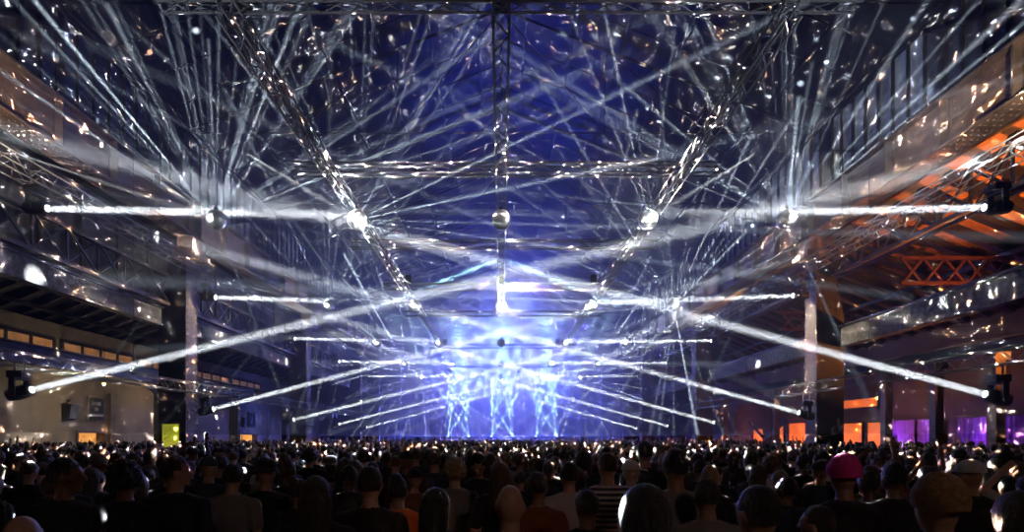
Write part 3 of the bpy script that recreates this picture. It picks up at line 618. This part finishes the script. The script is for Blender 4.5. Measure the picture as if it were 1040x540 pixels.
def hand(q, w, fw, pn, curl=.25, spread=.016):
    # w wrist, fw finger direction, pn palm normal
    w = Vector(w); fw = Vector(fw).normalized(); pn = Vector(pn); pn = (pn - fw*pn.dot(fw)).normalized(); sd = fw.cross(pn)
    mt = Matrix((sd, fw, pn)).transposed().to_4x4()
    q.ell(w+fw*.045, (.040,.052,.017), 12, 8, mt)
    for i, L in enumerate((.066,.076,.072,.056)):
        off = (i-1.5)*.0195; b = w+fw*.085+sd*off; m1 = b+(fw+sd*off*spread*200*.25+pn*curl*.3)*L*.55; m2 = m1+(fw+sd*off*spread*200*.25+pn*curl).normalized()*L*.5
        q.cap(b, m1, .0095, .009, 8); q.cap(m1, m2, .009, .0075, 8)
    b = w+fw*.03-sd*.035; m1 = b+(fw*.6-sd*.8+pn*.2)*.04; m2 = m1+(fw*.85-sd*.35+pn*.3)*.034
    q.cap(b, m1, .0125, .0105, 8); q.cap(m1, m2, .0105, .009, 8)
ARM = {'down': [((.185,0,1.375),(.235,-.02,1.13),(.225,.04,.89)), ((0,.1,-1),(-1,0,0))],
       'bent': [((.185,0,1.375),(.24,.02,1.15),(.17,.22,1.20)), ((-.3,1,.3),(-1,0,-.2))],
       'up':   [((.185,0,1.41),(.27,.06,1.62),(.22,.1,1.88)), ((0,.05,1),(0,1,0))],
       'out':  [((.185,0,1.40),(.40,.12,1.36),(.58,.28,1.47)), ((.6,.5,.5),(0,0,-1))],
       'head': [((.185,0,1.41),(.36,.04,1.60),(.17,.08,1.78)), ((-.7,.1,.5),(0,1,0))]}
def person_meshes(tag_, la, ra, w=1., female=False, turn=0., seated=False):
    B = MB(); SH = MB(); TR = MB(); SO = MB()
    hm = Matrix.Rotation(turn, 4, 'Z'); hc = Vector((0,.012,1.625))
    def H(p): return hm @ (Vector(p)-Vector((0,0,1.6))) + Vector((0,.005,1.6))
    B.ell(hc, (.074,.093,.112), 20, 14, hm); B.ell(H((0,.03,1.565)), (.052,.058,.056), 14, 10, hm)
    B.cap(H((0,.098,1.635)), H((0,.112,1.603)), .008, .014, 8); B.ell(H((0,.088,1.575)), (.024,.012,.006), 10, 6, hm); B.ell(H((0,.085,1.562)), (.02,.012,.006), 10, 6, hm); B.ell(H((0,.078,1.53)), (.022,.018,.016), 10, 6, hm)
    for s in (-1,1):
        B.ell(H((s*.076,-.002,1.615)), (.010,.020,.032), 10, 8, hm); B.ell(H((s*.03,.088,1.655)), (.022,.012,.007), 10, 6, hm); B.ell(H((s*.03,.086,1.632)), (.012,.009,.008), 8, 6, hm)
    B.cap((0,-.012,1.43), (0,0,1.56), .058*(.9 if female else 1), .052*(.88 if female else 1))
    def torso(q, f):
        q.ell((0,0,1.27), ((.165*w+f),(.105+f),(.19+f)), 20, 12); [q.cap((0,-.008,1.435), (s_*.165*w,-.003,1.375), .058+f, .052+f) for s_ in (-1,1)]
        q.ell((0,-.01,1.43), (.10+f,.06+f,.06+f*.5), 14, 8)
        q.ell((0,.0,1.08), (.138*w+f,.098+f,.17+f), 18, 10)
        if female:
            for s in (-1,1): q.ell((s*.07,.085,1.27), (.058+f,.05+f,.058+f), 12, 8)
    def hips(q, f): q.ell((0,0,.93), (.165+f,.112+f,.13+f), 18, 10)
    torso(B, 0); hips(B, 0); torso(SH, .013); SH.ell((0,0,.95), (.175,.125,.10), 18, 10); hips(TR, .008)
    for s in (-1,1):
        pts = [(s*.085,0,.90),(s*.1,.02,.50),(s*.1,-.02,.09)]
        if seated: pts = [(s*.1,0,.92),(s*.15,.36,.90),(s*.14,.40,.50)]
        limb(B, pts, (.085,.056,.038)); limb(TR, pts, (.092,.068,.052))
        fx = Vector(pts[2]); B.ell(fx+Vector((0,.07,-.045)), (.04,.12,.035), 12, 8); SO.ell(fx+Vector((0,.075,-.04)), (.05,.135,.045), 12, 8)
        for key, sg in ((la,-1),(ra,1)):
            if sg != s: continue
            P, (fw, pn) = ARM[key]; P = [Vector((p[0]*s*(1 if i else w),p[1],p[2])) for i,p in enumerate(P)]
            limb(B, P, (.052,.039,.027)); hand(B, P[2], (fw[0]*s,fw[1],fw[2]), (pn[0]*s,pn[1],pn[2]))
            mid = P[0].lerp(P[1], .75); limb(SH, [P[0],mid], (.056,.050), .012)
    return dict(body=rm_mesh(B,'person',skins[0],.0105), shirt=rm_mesh(SH,'shirt',cloth[0],.016, lambda p: p.z > 1.475 and abs(p.x) < .12, 2),
                trousers=rm_mesh(TR,'trousers',M['denim'],.018, None, 2), shoes=rm_mesh(SO,'shoes',M['shoe'],.016,None,1))
poses = [person_meshes('a','down','down',1.), person_meshes('b','bent','down',1.06,turn=.35), person_meshes('c','bent','bent',.88,True), person_meshes('d','down','bent',.9,True,-.4),
         person_meshes('e','up','down',1.), person_meshes('f','head','up',.9,True), person_meshes('g','down','down',1.08,turn=-1.15)]
dancer = person_meshes('h','out','up',.9,True,seated=True)
turns = [0,.35,0,-.4,0,0,-1.15]
def hair_mesh(kind):
    q = MB(); cut = None; vx = .012
    if kind in ('short','fade'):
        q.ell((0,-.006,1.645), (.085,.100,.108) if kind=='short' else (.0795,.0985,.105), 22, 14)
        cut = lambda p: (p.z < 1.585) or (p.y > .045 and p.z < 1.69) or (abs(p.x) > .06 and p.y > -.01 and p.z < 1.64)
    elif kind == 'long':
        q.ell((0,-.012,1.64), (.094,.108,.115), 22, 14); q.cap((0,-.06,1.6),(0,-.085,1.33), .085, .06, 14); q.cap((-.06,-.03,1.6),(-.07,-.05,1.38), .045, .035); q.cap((.06,-.03,1.6),(.07,-.05,1.38), .045, .035)
        cut = lambda p: p.y > .05 and p.z < 1.69
    elif kind == 'curly':
        for i in range(130):
            a = R.uniform(0,2*PI); z = R.uniform(-.5,1); r = math.sqrt(1-z*z); d = Vector((math.cos(a)*r, math.sin(a)*r, z))
            if d.y > .35 and d.z < .45: continue
            q.ell(Vector((0,-.01,1.65))+Vector((d.x*.098,d.y*.108,d.z*.118)), (.026,)*3, 7, 5)
        q.ell((0,-.01,1.65), (.092,.1,.112), 16, 10); cut = lambda p: p.y > .07 and p.z < 1.67; vx = .010
    elif kind == 'bun':
        q.ell((0,-.008,1.645), (.084,.1,.108), 22, 14); q.ell((0,-.085,1.74), (.05,.05,.045), 14, 10); cut = lambda p: (p.z < 1.575) or (p.y > .045 and p.z < 1.69)
    elif kind == 'cap':
        q.ell((0,-.004,1.655), (.09,.108,.100), 24, 14); cut = lambda p: p.z < 1.658 ; return join(rm_mesh(q,'cap',M['capwhite'],.011,cut,1), visor())
    elif kind == 'beanie':
        q.ell((0,-.012,1.66), (.100,.118,.125), 24, 14); q.lathe([(.098,1.64),(.103,1.65),(.103,1.69),(.098,1.70)],24); cut = lambda p: p.z < 1.625
    elif kind == 'bucket':
        q.lathe([(.135,1.655),(.13,1.65),(.098,1.69),(.09,1.76),(.05,1.785),(.01,1.79)],24); cut = lambda p: p.z < 1.64
    return rm_mesh(q, 'hair' if kind not in ('beanie','bucket') else kind, hairs[0], vx, cut, 2)
def visor():
    q = MB(); n = 10; vs = []
    for z in (0,.006):
        for r in (.075,.165):
            for k in range(n+1):
                a = PI*(.22+.56*k/n); vs.append((math.cos(a)*r*.95,.02+math.sin(a)*r,1.665-(r-.07)*.25+z))
    m = n+1; q.add(vs, [(k,k+1,m+k+1,m+k) for k in range(n)]+[(2*m+k+1,2*m+k,3*m+k,3*m+k+1) for k in range(n)]+[(m+k,m+k+1,3*m+k+1,3*m+k) for k in range(n)]); return q
def join(me, q):
    m2 = MB(); m2.add([v.co[:] for v in me.vertices], [tuple(p.vertices) for p in me.polygons]); m2.add(q.v, q.f); return m2.mesh(me.name, M['capwhite'], True)
HM = {k: hair_mesh(k) for k in ('short','fade','long','curly','bun','cap','beanie','bucket')}
HMname = dict(cap='cap', beanie='beanie', bucket='bucket_hat')
def slot(o, m):
    o.material_slots[0].link = 'OBJECT'; o.material_slots[0].material = m
def person(x, y, top, pi, hk, skin, hcol, shirt, label, group=None, rz=0., trs=None, ms=None):
    P = ms or poses[pi]; sc = top/1.755
    o = link('person', P['body'], None, (x,y,0)); o.scale = (sc,sc,sc); o.rotation_euler = (0,0,rz); slot(o, skin)
    tag(o, label, 'person', group)
    s = link('shirt', P['shirt'], o); slot(s, shirt); t = link('trousers', P['trousers'], o); slot(t, trs or R.choice([M['denim'],cloth[0],cloth[1]])); link('shoes', P['shoes'], o)
    if hk:
        h = link(HMname.get(hk,'hair'), HM[hk], o); slot(h, hcol)
        th = 0 if ms else turns[pi]
        if th: h.rotation_euler = (0,0,th)
    return o
def heropos(px, top_px, wpx, wreal=.165):
    Y = 600*wreal/wpx; return ((px-509)*Y/600, Y, 2+(444-top_px)*Y/600)
K_, W_, G_, N_ = cloth[0], cloth[6], cloth[3], cloth[2]
# px, top, width, pose, hair, skin, haircolour, shirt, facing, label
heroes = [
 (20,520,38,0,None,0,0,K_,0,'bald person at the bottom left corner, scalp catching red light'),
 (66,463,25,6,'fade',2,0,K_,0,'broad man in black turning his face right, near the left edge'),
 (178,461,22,6,'short',1,0,K_,0,'person in profile below the lime poster, wearing black'),
 (212,463,18,0,'cap',1,N_,N_,0,'person in a navy cap just right of the lime poster'),
 (236,470,19,1,'short',0,1,G_,0,'short haired person in a grey top left of the long haired one'),
 (321,482,31,0,'long',0,1,K_,0,'long dark haired person seen from behind in the left front crowd'),
 (376,472,25,0,'short',0,1,K_,0,'short haired person beside the orange hood, hair rimmed with light'),
 (404,483,21,0,'bun',1,0,M['orange'],0,'person with a bright orange hooded top'),
 (421,475,18,2,'cap',1,cloth[0],cloth[7],0,'person in a black cap right of the orange hood'),
 (443,494,31,3,'long',1,0,K_,0,'long black haired head low in front left of centre'),
 (462,467,19,0,'curly',0,3,G_,0,'person with curly blond hair lit from the stage'),
 (486,461,17,2,'beanie',1,cloth[0],K_,PI,'person in a dark beanie facing back towards the viewer'),
 (508,468,21,0,'long',0,2,K_,0,'brown long haired person at the very centre of the crowd'),
 (518,489,32,0,None,0,0,K_,0,'bald headed person right in the front centre'),
 (546,478,22,3,'short',1,0,cloth[7],0,'short haired person in rust coloured top right of centre'),
 (578,468,19,0,'short',0,1,cloth[6],0,'short haired person in white below the right speaker stack'),
 (596,496,26,1,'short',2,0,K_,0,'dark head with a red lit cheek in the front right of centre'),
 (617,458,19,1,'fade',0,1,M['striped'],0,'man in a horizontally striped top'),
 (641,467,18,6,'cap',0,M['capwhite'],W_,0,'person in a white cap and white top behind the tall front head'),
 (655,489,52,0,'short',0,0,K_,0,'largest dark round head in the front row, right of centre'),
 (686,454,24,0,'short',1,0,cloth[3],0,'tall dark haired man with wide grey shoulders'),
 (718,485,26,0,'short',1,1,cloth[3],0,'man in grey top seen from behind below the yellow notice'),
 (721,471,18,0,'fade',0,3,K_,0,'person with pale cropped hair before the yellow notice'),
 (770,490,40,1,'fade',1,0,K_,0,'large cropped head with a lit ear in the front right'),
 (857,464,29,0,'beanie',1,M['pink'],K_,0,'person in a bright pink hat'),
 (831,512,30,3,'short',0,1,cloth[6],1.2,'person low at the front right with a pale lit cheek'),
 (953,485,46,0,'beanie',1,M['beige'],K_,0,'person in a big beige knitted hat near the right edge'),
 (1034,497,44,0,'long',0,1,K_,0,'long haired person cut by the bottom right corner'),
 (655,445,15,0,'short',1,0,K_,0,'tall person standing above the crowd before the right aisle posts'),
 (128,470,25,0,'curly',2,0,K_,0,'curly haired person between the profile faces at left'),
 (270,468,21,0,'bucket',1,cloth[1],K_,0,'person in a dark bucket hat at left of centre'),
 (908,468,22,0,'fade',2,0,K_,0,'cropped haired person between the pink and beige hats'),
 (985,466,24,1,'cap',1,cloth[6],K_,0,'person in a pale cap right of the beige hat'),
]
placed = []
for (px,tp,wp,pi,hk,sk,hc,sh,rz,lab) in heroes:
    x, y, top = heropos(px,tp,wp, .2 if hk in ('beanie','bucket') else (.19 if hk in ('long','curly','cap') else .17)); top = min(max(top,1.5),1.97)
    hcol = hc if not isinstance(hc,int) else hairs[hc]
    person(x, y, top, pi, hk, skins[sk], hcol, sh, lab, None, rz); placed.append((x,y,px,wp))
# dancer sitting on a companion's shoulders by the right column
bx, by = 11.35, 20.2
person(bx, by, 1.78, 0, 'short', skins[1], hairs[0], cloth[1], 'person carrying the arm-waving dancer on their shoulders')
d = person(bx, by-.06, 1.7, 0, 'bun', skins[0], hairs[1], cloth[0], 'dancer on shoulders raising one arm beside the right column', ms=dancer); d.location.z = .66
placed.append((bx,by,847,14))
# raised hand people
for (px, y, lab, pi) in ((418,15.5,'person stretching one arm up before the left speaker stack',4),(205,13.,'person with an arm raised beside the left column',4),(560,16.5,'person with both arms raised right of centre, by the stage view',5),(365,14.5,'person holding an arm up below the left flat beams',4),(735,15.,'person with both arms up before the red lit aisle',5)):
    x = (px-509)*y/600; person(x, y, 1.74, pi, 'short', skins[R.randrange(3)], hairs[0], cloth[R.randrange(4)], lab); placed.append((x,y,px,600*.2/y))
hk_desc = dict(short='short hair', fade='cropped hair', long='long hair', curly='curly hair', bun='hair in a bun', cap='a cap', bucket='a bucket hat', beanie='a beanie')
sh_desc = ['black','charcoal','navy','grey','maroon','olive','white']
sh_w = [9,7,5,3,2,2,1]
cand = []
yy = 3.3
while yy < 17.5:
    st = .66 + .012*yy; lim = yy*.90
    xx = -lim + R.uniform(0,st)
    while xx < lim:
        cand.append((xx+R.uniform(-.09,.09), yy+R.uniform(-.1,.1))); xx += st
    yy += .62 + .01*yy
cnt = len(placed); NMAX = 296
for (x, y) in cand:
    if cnt >= NMAX: break
    if any((x-a)**2+(y-b)**2 < .58**2 for a,b,_,_ in placed) or (abs(x) > 13.6): continue
    px = 509+600*x/y
    top = R.uniform(1.60,1.78) if y < 7 else R.uniform(1.58,1.84)
    if y < 4.6: top = R.uniform(1.55,1.64)
    if any(y < b and b < 7 and abs(px-p) < w*.75+45/y for a,b,p,w in placed[:len(heroes)]): continue
    hk = R.choices(list(hk_desc), [10,6,7,3,3,1.5,.7,.8])[0]; si = R.choices(range(7), sh_w)[0]
    hcol = R.choice(hairs[:3]) if hk not in ('cap','bucket','beanie') else cloth[R.choice([0,1,2,3])]
    zone = 'first rows' if y < 6 else ('middle rows' if y < 10 else 'farther rows')
    side = 'at left' if px < 350 else ('at right' if px > 690 else 'near centre')
    pi = R.choices(range(7), [6,3,4,3,.25,.1,2])[0]
    ges = {4:' with an arm up', 5:' with both arms up'}.get(pi,'')
    lab = 'person in %s, %s%s, %s %s' % (sh_desc[si], hk_desc[hk], ges, zone, side)
    person(x, y, top, pi, hk, R.choice(skins), hcol, cloth[si], lab, 'crowd members %s %s' % (zone, side), R.gauss(0,.12)); placed.append((x,y,px,100/y)); cnt += 1
ymax = y
# the rest of the crowd
def lowp(q, x, y, h, m, arms=0, n=8):
    s = h/1.75; r = R.uniform(-.3,.3)
    def el(c, rr, sg=n, rg=6): q.ell((x+c[0]*s, y+c[1]*s, c[2]*s), [v*s for v in rr], sg, rg)
    q.cur = m; el((0,0,1.22),(.2,.12,.26)); el((0,0,.98),(.17,.12,.2)); q.tube((x-.09*s,y,0),(x-.09*s,y,.95*s),.06*s,6,.085*s); q.tube((x+.09*s,y,0),(x+.09*s,y,.95*s),.06*s,6,.085*s)
    for sg in (-1,1):
        up = arms == 2 or (arms == 1 and sg == 1)
        q.cur = m; e = (x+sg*.24*s, y, (1.6 if up else 1.14)*s); q.tube((x+sg*.19*s,y,1.38*s), e, .05*s, 6, .04*s)
        q.cur = 4; q.tube(e, (x+sg*.21*s, y+.05, (1.86 if up else .9)*s), .035*s, 6, .03*s); 
        q.ell((x+sg*.21*s, y+.05, (1.92 if up else .85)*s), (.03*s,.02*s,.07*s), 6, 5)
    q.cur = 4; q.tube((x,y,1.42*s),(x,y,1.55*s),.055*s,6); el((0,.01,1.62),(.074,.09,.11)); q.cur = 5+R.randrange(2); el((0,-.012,1.645),(.084,.095,.108))
fc = MB(); yy = 13.2; nf = 0
Rk = random.Random(77)
while yy < 63.5:
    st = .60 + .006*yy; lim = min(22.5, yy*.93); xx = -lim + Rk.uniform(0,st)
    while xx < lim:
        x = xx+Rk.uniform(-.1,.1); y = yy+Rk.uniform(-.1,.1); xx += st
        if any(abs(abs(x)-cx) < .95 and abs(y-c0) < .95 for c0 in YC for cx in (XC+.6,XC)) : continue
        if any(abs(x-a) < .5 and abs(y-b) < .5 for a,b,_,_ in placed if b > 12): continue
        if any(abs(abs(x)-xp) < .5 and abs(y-yp) < .5 for xp,yp in ((20,34.6),(20,44.6),(20,54.6),(19.3,23),(19.3,26.2),(19.3,29.6),(19.3,41.5),(19.3,51))): continue
        if y < ymax+.4 and abs(x) < 13.6: continue
        R.seed(int(x*977+y*131)); lowp(fc, x, y, R.uniform(1.58,1.86), R.choices((0,1,2,3),(6,4,3,1))[0], R.choices((0,1,2),(30,1.2,1))[0], 8 if y < 30 else 6); nf += 1
    yy += .62 + .008*yy
print('individuals', cnt, 'far', nf, 'ymax', ymax, 'faces', len(fc.f))
tag(fc.build('crowd', [cloth[0],cloth[1],cloth[2],cloth[3],skins[1],hairs[0],hairs[1]], None, True), 'rest of the packed crowd reaching to the stage', 'crowd', None, 'stuff')
# ---------------------------------------------------------------- camera
cd = bpy.data.cameras.new('camera'); cd.sensor_width = 36; cd.lens = 36*600/1040; cd.shift_y = (444-270)/1040; cd.shift_x = (520-509)/1040; cd.clip_end = 300
c = bpy.data.objects.new('camera', cd); c.location = (0,0,2.0); c.rotation_euler = (PI/2,0,0); C.objects.link(c); S.camera = c
w = bpy.data.worlds.new('world'); S.world = w; w.use_nodes = True; w.node_tree.nodes['Background'].inputs[0].default_value = (.5,.55,.8,1); w.node_tree.nodes['Background'].inputs[1].default_value = 0.0
v = S.view_settings; v.view_transform = 'Standard'; v.look = 'None'; v.gamma = 1; v.exposure = 0; v.use_curve_mapping = False
cy = S.cycles; cy.use_denoising = True; cy.use_light_tree = True; cy.max_bounces = 3; cy.diffuse_bounces = 1; cy.glossy_bounces = 2; cy.volume_bounces = 0; cy.transmission_bounces = 1; cy.transparent_max_bounces = 96
cy.use_adaptive_sampling = False; cy.light_sampling_threshold = 0; cy.sample_clamp_direct = 0; cy.sample_clamp_indirect = 4; cy.caustics_reflective = False

# ---------------------------------------------------------------- which part of the haze each lamp can reach (keeps the render clean; washes, fill, specks and aisle lamps skip the haze, glare and glow reach only nearby parts)
lights = [o for o in C.objects if o.type == 'LIGHT']
for o in lights:
    f = dict(blue_wash=.06, stage_glow=.3, blue_glow=.3, stage_cone=.3, stage_wash=.5, added_ball_glare=60., girder_wash=10., column_wash=10., wall_wash=10., glazing_wash=10., truss_wash=10., crowd_fill=10., aisle_lamp=15., curtain_lamp=15., mirror_specks=None).get(o.name.split('.')[0])
    if f: weigh(o.data, f)
def reach(o):
    n = o.name.split('.')[0]
    if n in ('stage_glow','blue_glow'): return sum(1<<i for i,(h,lo,hi) in enumerate(cells) if hi[1] > 26)
    if n in ('mirror_specks','aisle_lamp','curtain_lamp','girder_wash','column_wash','wall_wash','glazing_wash','truss_wash','crowd_fill'): return 0
    p = Vector(o.location); mask = 0
    if n == 'added_ball_glare':
        for i,(h,lo,hi) in enumerate(cells):
            d2 = sum(max(lo[j]-p[j],0,p[j]-hi[j])**2 for j in range(3))
            if d2 < 9: mask |= 1<<i
        return mask
    d = (o.rotation_euler.to_matrix() @ Vector((0,0,-1))); hf = (o.data.spot_size if o.data.type == 'SPOT' else o.data.spread)/2
    if hf > .3: return (1<<len(cells))-1
    t = 0
    while t < 75:
        c_ = p+d*t; r = math.tan(hf)*t+.15
        for i,(h,lo,hi) in enumerate(cells):
            if sum(max(lo[j]-c_[j],0,c_[j]-hi[j])**2 for j in range(3)) <= r*r: mask |= 1<<i
        t += max(.4, r)
    return mask
grp = {}
for o in lights: grp.setdefault(reach(o), []).append(o)
cntb = lambda m: bin(m).count('1')
while len(grp) > 56:
    ks = sorted(grp); best = None
    for i, a in enumerate(ks):
        if a == 0: continue
        for b2 in ks[i+1:]:
            u = a|b2; cost = len(grp[a])*(cntb(u)-cntb(a)) + len(grp[b2])*(cntb(u)-cntb(b2))
            if best is None or cost < best[0]: best = (cost,a,b2)
    _, a, b2 = best; la, lb = grp.pop(a), grp.pop(b2); grp.setdefault(a|b2, []).extend(la+lb)
solid = bpy.data.collections.new('solid_things')
hz_objs = set(h for h,_,_ in cells)
for o in C.objects:
    if o.type == 'MESH' and o not in hz_objs: solid.objects.link(o)
for m, ls in grp.items():
    col = bpy.data.collections.new('lit_by_lamp'); col.children.link(solid)
    for i,(h,_,_) in enumerate(cells):
        if m>>i & 1: col.objects.link(h)
    for o in ls: o.light_linking.receiver_collection = col
for m in bpy.data.materials:
    if m.use_nodes and m.name != 'haze': m.cycles.emission_sampling = 'NONE'
